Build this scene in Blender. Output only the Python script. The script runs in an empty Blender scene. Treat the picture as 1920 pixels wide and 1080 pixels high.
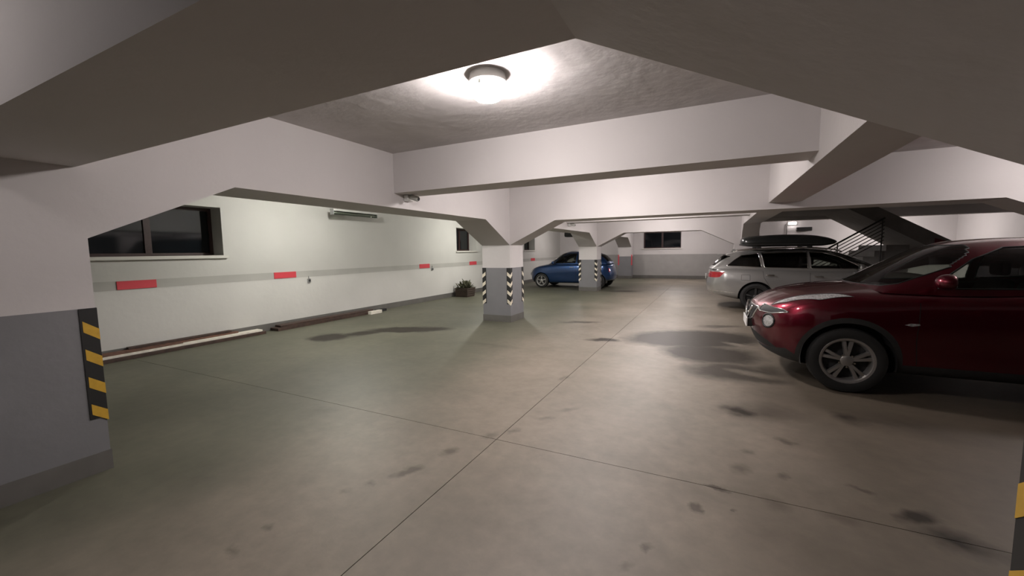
import bpy, bmesh, math, random
import numpy as np
from mathutils import Vector, Matrix
random.seed(7)
scn = bpy.context.scene
COL = scn.collection

# ------------------------------------------------------------------ camera
FPX, YAW, PITCH, ROLL, CAMH = 757.2, math.radians(26.53), math.radians(5.18), math.radians(-0.83), 1.5
def cam_basis():
    cy, sy, cp, sp = math.cos(YAW), math.sin(YAW), math.cos(PITCH), math.sin(PITCH)
    f = Vector((-sy*cp, cy*cp, -sp)); r = Vector((cy, sy, 0)); u = r.cross(f)
    cr, sr = math.cos(ROLL), math.sin(ROLL)
    return cr*r + sr*u, -sr*r + cr*u, f
CR, CU, CF = cam_basis()
cam = bpy.data.cameras.new('camera'); camo = bpy.data.objects.new('camera', cam); COL.objects.link(camo)
cam.sensor_width = 36.0; cam.lens = FPX/1920*36; cam.clip_start = 0.05; cam.clip_end = 200
camo.matrix_world = Matrix(((CR.x, CU.x, -CF.x, 0), (CR.y, CU.y, -CF.y, 0), (CR.z, CU.z, -CF.z, CAMH), (0, 0, 0, 1)))
scn.camera = camo
def floor_pt(px, py):
    d = CR*((px-960)/FPX) - CU*((py-540)/FPX) + CF
    t = -CAMH/d.z
    return (d.x*t, d.y*t)

# ------------------------------------------------------------------ world, exposure
w = bpy.data.worlds.new('night'); scn.world = w; w.use_nodes = True
w.node_tree.nodes['Background'].inputs[0].default_value = (0.004, 0.005, 0.007, 1)
w.node_tree.nodes['Background'].inputs[1].default_value = 1.0
scn.view_settings.view_transform = 'Standard'; scn.view_settings.look = 'None'
scn.view_settings.gamma = 1; scn.view_settings.use_curve_mapping = False
scn.view_settings.exposure = -0.1

# lamps: (x, y, strength, colour, label)
WARM = (1.0, 0.92, 0.895); GREEN = (1.0, 0.985, 0.90)
LAMPS = [
 (-1.53, 2.71, 300, WARM, 'lit round glass ceiling lamp in the open coffer in front of the first cross beam'),
 (-1.55, 5.75, 540, WARM, 'round ceiling lamp between the shallow beam and the deep cross beam at the chevron column'),
 (-1.55, 9.6, 460, WARM, 'round ceiling lamp just beyond the deep cross beam at the chevron column'),
 (-1.55, 12.9, 400, WARM, 'round ceiling lamp in front of the cross beam of the column by the blue car'),
 (-1.55, 19.7, 420, WARM, 'round ceiling lamp between the blue car column and the back wall'),
 (-6.0, 5.3, 430, GREEN, 'round ceiling lamp above the planks beside the window wall'),
 (-6.0, 11.3, 440, GREEN, 'round ceiling lamp above the planter beside the window wall'),
 (-6.0, 19.2, 250, WARM, 'round ceiling lamp above the parking bay behind the blue car'),
 (-2.6, -0.30, 36, WARM, 'round ceiling lamp behind the near cross beam'),
 (6.2, 20.0, 520, WARM, 'round ceiling lamp beside the concrete staircase'),
 (3.9, 6.3, 240, WARM, 'round ceiling lamp above the red car'),
]

# ------------------------------------------------------------------ helpers
def link(o, parent=None):
    COL.objects.link(o)
    if parent is not None: o.parent = parent
    return o
def tag(o, label=None, cat=None, group=None, kind=None):
    if label: o['label'] = label
    if cat: o['category'] = cat
    if group: o['group'] = group
    if kind: o['kind'] = kind
    return o
def empty(name, loc=(0, 0, 0), rz=0):
    o = bpy.data.objects.new(name, None); o.location = loc; o.rotation_euler = (0, 0, rz); o.empty_display_size = .1
    return link(o)
def obj(name, bm, mat, parent=None, smooth=False):
    me = bpy.data.meshes.new(name)
    bm.normal_update()
    if smooth:
        for f in bm.faces: f.smooth = True
    bm.to_mesh(me); bm.free()
    for m in (mat if isinstance(mat, (list, tuple)) else [mat]): me.materials.append(m)
    if smooth == 'auto':
        me.set_sharp_from_angle(angle=math.radians(35))
    return link(bpy.data.objects.new(name, me), parent)
def box(bm, x0, x1, y0, y1, z0, z1, bev=0):
    r = bmesh.ops.create_cube(bm, size=1, matrix=Matrix.Translation(((x0+x1)/2, (y0+y1)/2, (z0+z1)/2)) @ Matrix.Diagonal((x1-x0, y1-y0, z1-z0, 1)))
    if bev:
        es = list({e for v in r['verts'] for e in v.link_edges})
        bmesh.ops.bevel(bm, geom=es, offset=bev, segments=2, affect='EDGES', profile=.5)
    return bm
def boxo(name, mat, parent, x0, x1, y0, y1, z0, z1, bev=0):
    return obj(name, box(bmesh.new(), x0, x1, y0, y1, z0, z1, bev), mat, parent)
def prism(bm, poly, axis, a0, a1):
    """extrude a 2D polygon; axis = extrusion axis (0,1,2); poly in the other two axes in order"""
    oth = [i for i in range(3) if i != axis]
    def P(p, a):
        v = [0, 0, 0]; v[oth[0]] = p[0]; v[oth[1]] = p[1]; v[axis] = a; return bm.verts.new(v)
    A = [P(p, a0) for p in poly]; B = [P(p, a1) for p in poly]
    n = len(poly)
    fs = [bm.faces.new(A[::-1]), bm.faces.new(B)]
    for i in range(n): fs.append(bm.faces.new((A[i], A[(i+1) % n], B[(i+1) % n], B[i])))
    bmesh.ops.recalc_face_normals(bm, faces=fs)
    return bm
def lathe(bm, prof, seg=32, axis='Z', loc=(0, 0, 0), caps=False):
    rings = []
    for r, h in prof:
        ring = []
        for i in range(seg):
            a = 2*math.pi*i/seg; c, s = r*math.cos(a), r*math.sin(a)
            p = (c, s, h) if axis == 'Z' else ((c, h, s) if axis == 'Y' else (h, c, s))
            ring.append(bm.verts.new((p[0]+loc[0], p[1]+loc[1], p[2]+loc[2])))
        rings.append(ring)
    fs = []
    for a, b in zip(rings, rings[1:]):
        for i in range(seg): fs.append(bm.faces.new((a[i], a[(i+1) % seg], b[(i+1) % seg], b[i])))
    if caps:
        fs.append(bm.faces.new(rings[0][::-1])); fs.append(bm.faces.new(rings[-1]))
    bmesh.ops.recalc_face_normals(bm, faces=fs)
    return bm
def tube(bm, pts, r, seg=8, closed=False):
    pts = [Vector(p) for p in pts]; n = len(pts); rings = []
    for i, p in enumerate(pts):
        if closed: t = pts[(i+1) % n]-pts[i-1]
        else: t = pts[min(i+1, n-1)]-pts[max(i-1, 0)]
        t.normalize()
        up = Vector((0, 0, 1)) if abs(t.z) < .9 else Vector((1, 0, 0))
        a = t.cross(up).normalized(); b = a.cross(t)
        rr = r[i] if isinstance(r, (list, tuple)) else r
        rings.append([bm.verts.new(p+(a*math.cos(2*math.pi*k/seg)+b*math.sin(2*math.pi*k/seg))*rr) for k in range(seg)])
    prs = list(zip(rings, rings[1:])) + ([(rings[-1], rings[0])] if closed else [])
    for A, B in prs:
        for k in range(seg): bm.faces.new((A[k], A[(k+1) % seg], B[(k+1) % seg], B[k]))
    if not closed:
        bm.faces.new(rings[0][::-1]); bm.faces.new(rings[-1])
    return bm

# ------------------------------------------------------------------ materials
def mat(name, col, rough=.6, metal=0, noise=0, nscale=6, bump=0, bscale=40, coat=0, emit=None, estr=0, spec=.5):
    m = bpy.data.materials.new(name); m.use_nodes = True; nt = m.node_tree; b = nt.nodes['Principled BSDF']
    b.inputs['Base Color'].default_value = (*col, 1); b.inputs['Roughness'].default_value = rough
    b.inputs['Metallic'].default_value = metal; b.inputs['Coat Weight'].default_value = coat; b.inputs['Coat Roughness'].default_value = .04
    b.inputs['Specular IOR Level'].default_value = spec
    if emit: b.inputs['Emission Color'].default_value = (*emit, 1); b.inputs['Emission Strength'].default_value = estr
    if noise or bump: tc = nt.nodes.new('ShaderNodeNewGeometry')
    if noise:
        n = nt.nodes.new('ShaderNodeTexNoise'); n.inputs['Scale'].default_value = nscale; n.inputs['Detail'].default_value = 6
        nt.links.new(tc.outputs['Position'], n.inputs['Vector'])
        r = nt.nodes.new('ShaderNodeMapRange'); r.inputs['From Min'].default_value = .3; r.inputs['From Max'].default_value = .7
        r.inputs['To Min'].default_value = 1-noise; r.inputs['To Max'].default_value = 1+noise
        nt.links.new(n.outputs['Fac'], r.inputs['Value'])
        mx = nt.nodes.new('ShaderNodeVectorMath'); mx.operation = 'SCALE'; mx.inputs[0].default_value = col
        nt.links.new(r.outputs['Result'], mx.inputs['Scale']); nt.links.new(mx.outputs['Vector'], b.inputs['Base Color'])
    if bump:
        n2 = nt.nodes.new('ShaderNodeTexNoise'); n2.inputs['Scale'].default_value = bscale; n2.inputs['Detail'].default_value = 4
        nt.links.new(tc.outputs['Position'], n2.inputs['Vector'])
        bp = nt.nodes.new('ShaderNodeBump'); bp.inputs['Strength'].default_value = bump; bp.inputs['Distance'].default_value = .01
        nt.links.new(n2.outputs['Fac'], bp.inputs['Height']); nt.links.new(bp.outputs['Normal'], b.inputs['Normal'])
    return m
def glass(name, tint=(.25, .27, .26), rough=.02):
    m = bpy.data.materials.new(name); m.use_nodes = True; nt = m.node_tree; nt.nodes.clear()
    o = nt.nodes.new('ShaderNodeOutputMaterial'); mx = nt.nodes.new('ShaderNodeMixShader')
    t = nt.nodes.new('ShaderNodeBsdfTransparent'); t.inputs[0].default_value = (*tint, 1)
    g = nt.nodes.new('ShaderNodeBsdfGlossy'); g.inputs['Roughness'].default_value = rough
    fr = nt.nodes.new('ShaderNodeFresnel'); fr.inputs['IOR'].default_value = 1.6
    nt.links.new(fr.outputs[0], mx.inputs[0]); nt.links.new(t.outputs[0], mx.inputs[1]); nt.links.new(g.outputs[0], mx.inputs[2])
    nt.links.new(mx.outputs[0], o.inputs[0]); return m
M = {}
M['white'] = mat('white_plaster', (.56, .535, .53), .75, noise=.03, nscale=1.2, bump=.25, bscale=14)
M['wall'] = mat('wall_plaster', (.56, .55, .525), .75, noise=.04, nscale=1.0, bump=.3, bscale=10)
M['ceil'] = mat('ceiling_plaster', (.50, .475, .47), .8, noise=.07, nscale=3, bump=1.0, bscale=7)
M['grey'] = mat('grey_dado_paint', (.19, .19, .20), .6, noise=.05, nscale=3, bump=.15, bscale=20)
M['bdado'] = mat('back_dado_paint', (.31, .30, .29), .6, noise=.05, nscale=3)
M['band'] = mat('grey_band_paint', (.42, .41, .385), .7, noise=.06, nscale=2)
M['plinth'] = mat('plinth_paint', (.12, .115, .105), .6, noise=.1, nscale=5)
M['black'] = mat('black_rubber', (.012, .012, .012), .6)
M['yellow'] = mat('yellow_stripe', (.55, .33, .035), .5, noise=.1, nscale=20)
M['cream'] = mat('cream_stripe', (.74, .68, .55), .5, noise=.1, nscale=20)
M['red'] = mat('red_plate', (.62, .055, .075), .5)
M['dred'] = mat('dark_red_paint', (.13, .008, .015), .5)
M['frame'] = mat('window_frame_wood', (.035, .014, .013), .5, noise=.2, nscale=30)
M['pane'] = mat('night_glass', (.006, .008, .010), .06, noise=.3, nscale=3)
M['sill'] = mat('window_sill', (.62, .60, .56), .5)
M['metal'] = mat('galvanised_metal', (.45, .46, .46), .35, .9)
M['plastic'] = mat('white_plastic', (.65, .65, .63), .4)
M['dplastic'] = mat('dark_plastic', (.02, .02, .02), .5)
M['wplank'] = mat('white_plank', (.72, .68, .60), .6, noise=.12, nscale=12)
M['bplank'] = mat('brown_plank', (.05, .028, .02), .6, noise=.35, nscale=14)
M['bplank2'] = mat('reddish_plank', (.12, .055, .035), .6, noise=.3, nscale=14)
M['conc'] = mat('stair_concrete', (.22, .21, .20), .8, noise=.1, nscale=4)
M['wicker'] = mat('brown_basket', (.05, .034, .024), .8, noise=.4, nscale=30)
M['leaf'] = mat('dry_leaf', (.075, .075, .04), .7, noise=.4, nscale=15)
M['soil'] = mat('soil', (.03, .022, .016), .9)
M['rail'] = mat('rail_paint', (.02, .014, .012), .4)

def floor_material():
    m = bpy.data.materials.new('concrete_floor'); m.use_nodes = True; nt = m.node_tree; N = nt.nodes; Lk = nt.links
    b = N['Principled BSDF']
    g = bpy.data.node_groups.new('stain_patch_blob', 'ShaderNodeTree')
    for nm, tp in (('Vector', 'NodeSocketVector'), ('Centre', 'NodeSocketVector'), ('Angle', 'NodeSocketFloat'), ('Inv', 'NodeSocketVector'), ('Soft', 'NodeSocketFloat'), ('Amount', 'NodeSocketFloat'), ('Acc', 'NodeSocketFloat')):
        g.interface.new_socket(nm, in_out='INPUT', socket_type=tp)
    g.interface.new_socket('Out', in_out='OUTPUT', socket_type='NodeSocketFloat')
    gi = g.nodes.new('NodeGroupInput'); go = g.nodes.new('NodeGroupOutput')
    sub = g.nodes.new('ShaderNodeVectorMath'); sub.operation = 'SUBTRACT'
    rot = g.nodes.new('ShaderNodeVectorRotate'); rot.rotation_type = 'Z_AXIS'
    mul = g.nodes.new('ShaderNodeVectorMath'); mul.operation = 'MULTIPLY'
    ln = g.nodes.new('ShaderNodeVectorMath'); ln.operation = 'LENGTH'
    s1 = g.nodes.new('ShaderNodeMath'); s1.operation = 'SUBTRACT'; s1.inputs[0].default_value = 1.0
    dv = g.nodes.new('ShaderNodeMath'); dv.operation = 'DIVIDE'; dv.use_clamp = True
    am = g.nodes.new('ShaderNodeMath'); am.operation = 'MULTIPLY'
    mxx = g.nodes.new('ShaderNodeMath'); mxx.operation = 'MAXIMUM'
    l = g.links.new
    l(gi.outputs['Vector'], sub.inputs[0]); l(gi.outputs['Centre'], sub.inputs[1]); l(sub.outputs[0], rot.inputs['Vector']); l(gi.outputs['Angle'], rot.inputs['Angle'])
    l(rot.outputs[0], mul.inputs[0]); l(gi.outputs['Inv'], mul.inputs[1]); l(mul.outputs[0], ln.inputs[0]); l(ln.outputs['Value'], s1.inputs[1])
    l(s1.outputs[0], dv.inputs[0]); l(gi.outputs['Soft'], dv.inputs[1]); l(dv.outputs[0], am.inputs[0]); l(gi.outputs['Amount'], am.inputs[1])
    l(am.outputs[0], mxx.inputs[0]); l(gi.outputs['Acc'], mxx.inputs[1]); l(mxx.outputs[0], go.inputs[0])
    geo = N.new('ShaderNodeNewGeometry')
    # ragged outline: two octaves of warp
    def warp(scale, amt, src):
        n = N.new('ShaderNodeTexNoise'); n.inputs['Scale'].default_value = scale; n.inputs['Detail'].default_value = 4
        Lk.new(geo.outputs['Position'], n.inputs['Vector'])
        s = N.new('ShaderNodeVectorMath'); s.operation = 'SUBTRACT'; s.inputs[1].default_value = (.5, .5, .5); Lk.new(n.outputs['Color'], s.inputs[0])
        k = N.new('ShaderNodeVectorMath'); k.operation = 'MULTIPLY'; k.inputs[1].default_value = (amt, amt, 0); Lk.new(s.outputs[0], k.inputs[0])
        a = N.new('ShaderNodeVectorMath'); Lk.new(src, a.inputs[0]); Lk.new(k.outputs[0], a.inputs[1]); return a.outputs[0]
    wv = warp(12, .09, warp(3, .28, geo.outputs['Position']))
    wv2 = warp(14, .10, geo.outputs['Position'])
    # stains and other dark patches: pixel ends of the long axis on the floor, half width (m), softness, amount
    S = [((572,634),(660,631),.42,.35,.8),((635,630),(725,620),.28,.5,.75),((680,619),(855,617),.33,.35,.75),
         ((1048,604),(1132,604),.16,.6,.6),((1098,636),(1168,639),.16,.5,.75),
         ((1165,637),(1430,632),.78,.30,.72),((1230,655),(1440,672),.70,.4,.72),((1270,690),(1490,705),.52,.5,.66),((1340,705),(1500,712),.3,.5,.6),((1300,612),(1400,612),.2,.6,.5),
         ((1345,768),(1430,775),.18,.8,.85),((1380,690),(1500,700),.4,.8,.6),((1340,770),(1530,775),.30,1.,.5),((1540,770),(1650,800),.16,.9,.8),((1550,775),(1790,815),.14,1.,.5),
         ((1448,818),(1500,838),.06,.8,.75),((1388,842),(1412,852),.06,.9,.6),((1362,872),(1412,886),.10,.9,.6),((1455,888),(1482,896),.07,.8,.65),
         ((1318,907),(1372,925),.035,.6,.8),((1585,908),(1650,930),.04,.7,.75),((1286,950),(1322,952),.07,.5,.75),((1366,953),(1382,958),.03,.6,.6),
         ((1430,925),(1480,965),.09,1.,.6),((1530,960),(1620,985),.06,1.,.5),((1688,955),(1735,985),.14,.8,.75),((1690,985),(1920,1050),.15,.9,.8),((1540,770),(1900,830),.34,1.,.45),
         ((1200,1022),(1222,1034),.06,.7,.6),((1163,1052),(1182,1068),.06,.9,.45),
         ((728,898),(800,870),.06,.6,.7),((822,855),(865,838),.07,.7,.65),((682,910),(704,903),.05,.8,.55),((630,926),(660,915),.05,.9,.45),
         ((494,990),(520,983),.04,.8,.55),((420,1040),(452,1028),.08,1.,.5),((902,822),(935,812),.06,.7,.55),((950,812),(978,804),.05,.8,.5),((1004,787),(1040,783),.05,.9,.5),((1045,772),(1090,764),.06,.9,.45),((1046,714),(1066,704),.06,.9,.55),
         ((1130,546),(1205,546),.35,.7,.7),((1280,577),(1330,577),.12,.9,.5),((850,640),(990,655),.15,1.,.25),((560,770),(640,770),.12,1.,.3)]  # row opens with dark patches near the far column and the silver car
    acc = None
    for (a, bb, hw, soft, amt) in S:
        A = floor_pt(*a); B = floor_pt(*bb)
        cx, cy = (A[0]+B[0])/2, (A[1]+B[1])/2; hl = math.hypot(A[0]-B[0], A[1]-B[1])/2*1.08
        n = N.new('ShaderNodeGroup'); n.node_tree = g
        Lk.new(wv if hw > .13 else wv2, n.inputs['Vector']); n.inputs['Centre'].default_value = (cx, cy, 0)
        n.inputs['Angle'].default_value = -math.atan2(B[1]-A[1], B[0]-A[0]); n.inputs['Inv'].default_value = (1/hl, 1/hw, 0)
        n.inputs['Soft'].default_value = soft; n.inputs['Amount'].default_value = min(1, amt*1.3) if hw > .13 else amt*.8
        if acc is None: n.inputs['Acc'].default_value = 0
        else: Lk.new(acc, n.inputs['Acc'])
        acc = n.outputs[0]
    # worn light patches inside the big stain
    def light(a, bb, hw, soft, amt, acc2):
        A = floor_pt(*a); B = floor_pt(*bb); n = N.new('ShaderNodeGroup'); n.node_tree = g
        Lk.new(wv2, n.inputs['Vector']); n.inputs['Centre'].default_value = ((A[0]+B[0])/2, (A[1]+B[1])/2, 0)
        n.inputs['Angle'].default_value = -math.atan2(B[1]-A[1], B[0]-A[0]); n.inputs['Inv'].default_value = (2/math.hypot(A[0]-B[0], A[1]-B[1]), 1/hw, 0)
        n.inputs['Soft'].default_value = soft; n.inputs['Amount'].default_value = amt
        if acc2 is None: n.inputs['Acc'].default_value = 0
        else: Lk.new(acc2, n.inputs['Acc'])
        return n.outputs[0]
    lt = light((1350,640),(1425,655),.12,.6,.9,None); lt = light((1350,690),(1485,715),.14,.7,.8,lt); lt = light((1215,667),(1260,668),.08,.8,.7,lt)
    inv = N.new('ShaderNodeMath'); inv.operation = 'SUBTRACT'; inv.inputs[0].default_value = 1; Lk.new(lt, inv.inputs[1])
    st = N.new('ShaderNodeMath'); st.operation = 'MULTIPLY'; Lk.new(acc, st.inputs[0]); Lk.new(inv.outputs[0], st.inputs[1])
    # base colour: broad clouds + fine mottle
    n1 = N.new('ShaderNodeTexNoise'); n1.inputs['Scale'].default_value = .8; n1.inputs['Detail'].default_value = 7; n1.inputs['Roughness'].default_value = .6
    n2 = N.new('ShaderNodeTexNoise'); n2.inputs['Scale'].default_value = 9; n2.inputs['Detail'].default_value = 8; n2.inputs['Roughness'].default_value = .65
    for n in (n1, n2): Lk.new(geo.outputs['Position'], n.inputs['Vector'])
    cr = N.new('ShaderNodeValToRGB'); cr.color_ramp.elements[0].position = .3; cr.color_ramp.elements[0].color = (.145, .128, .100, 1)
    cr.color_ramp.elements[1].position = .72; cr.color_ramp.elements[1].color = (.245, .208, .168, 1); Lk.new(n1.outputs['Fac'], cr.inputs[0])
    mr = N.new('ShaderNodeMapRange'); mr.inputs['From Min'].default_value = .3; mr.inputs['From Max'].default_value = .7; mr.inputs['To Min'].default_value = .88; mr.inputs['To Max'].default_value = 1.1
    Lk.new(n2.outputs['Fac'], mr.inputs['Value'])
    sc = N.new('ShaderNodeVectorMath'); sc.operation = 'SCALE'; Lk.new(cr.outputs['Color'], sc.inputs[0]); Lk.new(mr.outputs['Result'], sc.inputs['Scale'])
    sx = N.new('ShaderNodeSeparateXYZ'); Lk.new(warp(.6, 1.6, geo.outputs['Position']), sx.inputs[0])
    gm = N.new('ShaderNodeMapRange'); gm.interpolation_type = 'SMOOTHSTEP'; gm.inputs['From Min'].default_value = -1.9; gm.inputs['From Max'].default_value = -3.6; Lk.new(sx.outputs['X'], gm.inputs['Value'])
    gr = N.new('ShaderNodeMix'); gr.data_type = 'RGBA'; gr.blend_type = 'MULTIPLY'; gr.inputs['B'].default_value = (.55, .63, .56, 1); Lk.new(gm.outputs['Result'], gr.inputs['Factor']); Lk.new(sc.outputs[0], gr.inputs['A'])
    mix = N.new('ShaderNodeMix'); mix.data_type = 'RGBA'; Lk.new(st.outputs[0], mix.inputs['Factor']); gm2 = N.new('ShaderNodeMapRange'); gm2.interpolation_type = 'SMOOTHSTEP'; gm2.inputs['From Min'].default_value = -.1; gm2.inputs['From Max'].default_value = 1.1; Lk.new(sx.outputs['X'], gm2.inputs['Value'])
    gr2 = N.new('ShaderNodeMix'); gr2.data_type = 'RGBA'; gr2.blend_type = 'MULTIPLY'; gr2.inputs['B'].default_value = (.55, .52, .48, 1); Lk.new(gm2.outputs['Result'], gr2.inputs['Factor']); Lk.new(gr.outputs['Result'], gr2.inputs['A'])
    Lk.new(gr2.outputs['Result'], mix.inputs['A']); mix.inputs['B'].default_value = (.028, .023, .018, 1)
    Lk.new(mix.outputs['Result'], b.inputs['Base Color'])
    rr = N.new('ShaderNodeMapRange'); rr.inputs['To Min'].default_value = .52; rr.inputs['To Max'].default_value = .50; Lk.new(st.outputs[0], rr.inputs['Value']); Lk.new(rr.outputs['Result'], b.inputs['Roughness'])
    bp = N.new('ShaderNodeBump'); bp.inputs['Strength'].default_value = .15; bp.inputs['Distance'].default_value = .01; Lk.new(n2.outputs['Fac'], bp.inputs['Height']); Lk.new(bp.outputs['Normal'], b.inputs['Normal'])
    sp = N.new('ShaderNodeMapRange'); sp.inputs['To Min'].default_value = .42; sp.inputs['To Max'].default_value = .15; Lk.new(st.outputs[0], sp.inputs['Value']); Lk.new(sp.outputs['Result'], b.inputs['Specular IOR Level'])
    return m
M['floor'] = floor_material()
M['joint'] = mat('joint_filler', (.11, .10, .085), .8)

# ------------------------------------------------------------------ room shell
XL, XR, YN, YB, ZC = -7.9, 8.5, -9.0, 22.05, 2.80
JX, JY, G = -1.52, 2.725, .0025
fl = boxo('floor', M['joint'], None, XL, XR, YN, YB, -.30, -.012); tag(fl, 'stained concrete garage floor of large slabs', 'floor', kind='structure')
for x0, x1 in ((XL, JX-G), (JX+G, XR)):
    for y0, y1 in ((YN, JY-G), (JY+G, YB)):
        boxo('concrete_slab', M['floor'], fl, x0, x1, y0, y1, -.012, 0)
c = boxo('ceiling', M['ceil'], None, XL-.45, XR+.2, YN-.2, YB+.45, ZC, ZC+.2); tag(c, 'white plastered concrete ceiling slab', 'ceiling', kind='structure')

def wall_with_windows(name, axis, face, out, a0, a1, wins, label, m, depth=.4):
    """wall slab; axis 1: runs along Y at X=face; axis 0: runs along X at Y=face. out = outward sign"""
    bm = bmesh.new()
    cuts = sorted(wins)
    def slab(s0, s1, z0, z1):
        lo, hi = sorted((face, face+out*depth))
        if axis == 1: box(bm, lo, hi, s0, s1, z0, z1)
        else: box(bm, s0, s1, lo, hi, z0, z1)
    p = a0
    for (s0, s1, z0, z1) in cuts:
        slab(p, s0, -.3, ZC); slab(s0, s1, -.3, z0); slab(s0, s1, z1, ZC); p = s1
    slab(p, a1, -.3, ZC)
    o = obj(name, bm, m); tag(o, label, 'wall', kind='structure'); return o
WL = [(2.37, 4.22, 1.50, 2.35), (11.62, 12.90, 1.54, 2.33), (17.16, 18.40, 1.54, 2.3)]
WB = [(-3.32, -1.48, 1.55, 2.41)]
wl = wall_with_windows('wall_left', 1, XL, -1, YN, YB+.4, WL, 'long white plaster wall with dark windows and a grey band', M['wall'])
wb = wall_with_windows('wall_back', 0, YB, 1, XL, XR+.2, WB, 'back wall with grey painted lower half and one dark window', M['white'])
wr = boxo('wall_right', M['white'], None, XR, XR+.2, YN, YB, -.3, ZC); tag(wr, 'white side wall beyond the staircase', 'wall', kind='structure')
wn = boxo('wall_near', M['white'], None, XL, XR, YN-.2, YN, -.3, ZC); tag(wn, 'white wall behind the near bay', 'wall', kind='structure')
# painted bands (thin paint skins on the walls)
boxo('paint_band', M['band'], wl, XL, XL+.003, YN, YB, 1.01, 1.145)
boxo('painted_dado', M['bdado'], wb, XL, XR, YB-.003, YB, .16, 1.24)
b_ = boxo('baseboard_left', M['plinth'], None, XL+.0005, XL+.015, YN, YB, 0, .14); tag(b_, 'dark grey skirting along the window wall', 'baseboard', kind='structure')
b_ = boxo('baseboard_back', M['plinth'], None, XL+.02, XR, YB-.02, YB-.0005, 0, .16); tag(b_, 'dark grey skirting along the back wall', 'baseboard', kind='structure')

def window(n, axis, face, out, s0, s1, z0, z1, label, mull):
    e = empty('window_%d' % n, (0, 0, 0)); tag(e, label, 'window', kind='structure')
    d0, d1 = face+out*.31, face+out*.375
    lo, hi = sorted((d0, d1))
    def part(nm, m, a0, a1, b0, b1, l, h):
        if axis == 1: return boxo(nm, m, e, l, h, a0, a1, b0, b1)
        return boxo(nm, m, e, a0, a1, l, h, b0, b1)
    t = .055
    part('frame_rail', M['frame'], s0, s1, z0, z0+t, lo, hi); part('frame_rail', M['frame'], s0, s1, z1-t, z1, lo, hi)
    part('frame_stile', M['frame'], s0, s0+t, z0+t, z1-t, lo, hi); part('frame_stile', M['frame'], s1-t, s1, z0+t, z1-t, lo, hi)
    ps = [s0+t]+[q for mm in mull for q in (mm-.045, mm+.045)]+[s1-t]
    for mm in mull: part('mullion', M['frame'], mm-.045, mm+.045, z0+t, z1-t, lo, hi)
    mid = (lo+hi)/2
    for i in range(0, len(ps), 2): part('pane', M['pane'], ps[i], ps[i+1], z0+t, z1-t, mid-.006, mid+.006)
    # sill board projecting into the room
    q0, q1 = sorted((face-out*.045, face+out*.31))
    part('sill', M['sill'], s0-.06, s1+.06, z0-.045, z0, *sorted((face-out*.045, face-out*.0005)))
    part('sill_board', M['sill'], s0, s1, z0, z0+.006, *sorted((face, face+out*.31)))
    return e
window(1, 1, XL, -1, *WL[0], 'wide dark two-pane window above the stacked planks', [3.27])
window(2, 1, XL, -1, *WL[1], 'dark window in the window wall above the planter', [12.26])
window(3, 1, XL, -1, *WL[2], 'dark window in the window wall in front of the blue car', [17.78])
window(4, 0, YB, 1, *WB[0], 'dark window in the back wall above the grey dado', [-2.4])

# ------------------------------------------------------------------ columns
AX0, AX1 = -4.48, -3.81
ZG, ZH, ZBM = 1.155, 1.63, 2.10       # grey paint top, haunch start, main beam soffit
def guard(parent, cx, cy, sx, sy, mstripe, zt=1.155, zb=.385, wd=.085):
    """striped L guard on a column corner (cx,cy); sx,sy = outward signs of the two faces"""
    t = .006
    bm = bmesh.new()
    xs = sorted((cx-sx*wd, cx+sx*t)); ys = sorted((cy, cy+sy*t)); box(bm, xs[0], xs[1], ys[0], ys[1], zb, zt)
    xs = sorted((cx, cx+sx*t)); ys = sorted((cy-sy*wd, cy)); box(bm, xs[0], xs[1], ys[0], ys[1], zb, zt)
    g = obj('corner_guard', bm, M['black'], parent); g['label'] = 'black rubber corner guard with slanting stripes'
    hgt, drop, pitch = .075, .062, .192
    for k in range(4):
        z = zt-.085-k*pitch
        for face in (0, 1):
            bm = bmesh.new(); a = wd*.86
            if face == 0:   # on the +-Y face, runs along x
                p = [(cx-sx*a, z), (cx+sx*t, z-drop), (cx+sx*t, z-drop-hgt), (cx-sx*a, z-hgt)]
                y0, y1 = sorted((cy+sy*t, cy+sy*(t+.0015))); prism(bm, p, 1, y0, y1)
            else:
                p = [(cy-sy*a, z), (cy+sy*t, z-drop), (cy+sy*t, z-drop-hgt), (cy-sy*a, z-hgt)]
                x0, x1 = sorted((cx+sx*t, cx+sx*(t+.0015))); prism(bm, p, 0, x0, x1)
            obj('stripe', bm, mstripe, g)
def column(x0, x1, y0, y1, label, corners, mstripe):
    e = empty('column', ((x0+x1)/2, (y0+y1)/2, 0)); tag(e, label, 'column', kind='structure')
    off = e.location
    def P(o): o.matrix_parent_inverse = Matrix.Translation(-off); return o
    P(boxo('shaft', M['white'], e, x0, x1, y0, y1, ZG, ZC)); P(boxo('painted_dado', M['grey'], e, x0, x1, y0, y1, .14, ZG))
    P(boxo('plinth', M['plinth'], e, x0-.006, x1+.006, y0-.006, y1+.006, 0, .14))
    n0 = set(e.children)
    for (sx, sy) in corners:
        guard(e, x1 if sx > 0 else x0, y1 if sy > 0 else y0, sx, sy, mstripe)
    for o in e.children:
        if o not in n0: P(o)
    return e
CY = [(.55, 1.19), (7.56, 8.20), (14.58, 15.22)]
BX0, BX1 = .57, 1.24
A0 = column(AX0, AX1, *CY[0], 'white and grey column with a yellow striped guard beside the plank-lined wall', [(1, 1)], M['yellow'])
A1 = column(AX0, AX1, *CY[1], 'white and grey column with cream chevron guards between planter and open floor', [(1, -1), (-1, -1), (1, 1)], M['cream'])
A2 = column(AX0, AX1, *CY[2], 'white and grey column with cream striped guards in front of the blue car', [(1, -1), (-1, -1), (1, 1)], M['cream'])
A3 = column(AX0, AX1, 21.5, YB-.025, 'shallow column against the back wall beside its window', [], M['cream'])
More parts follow.
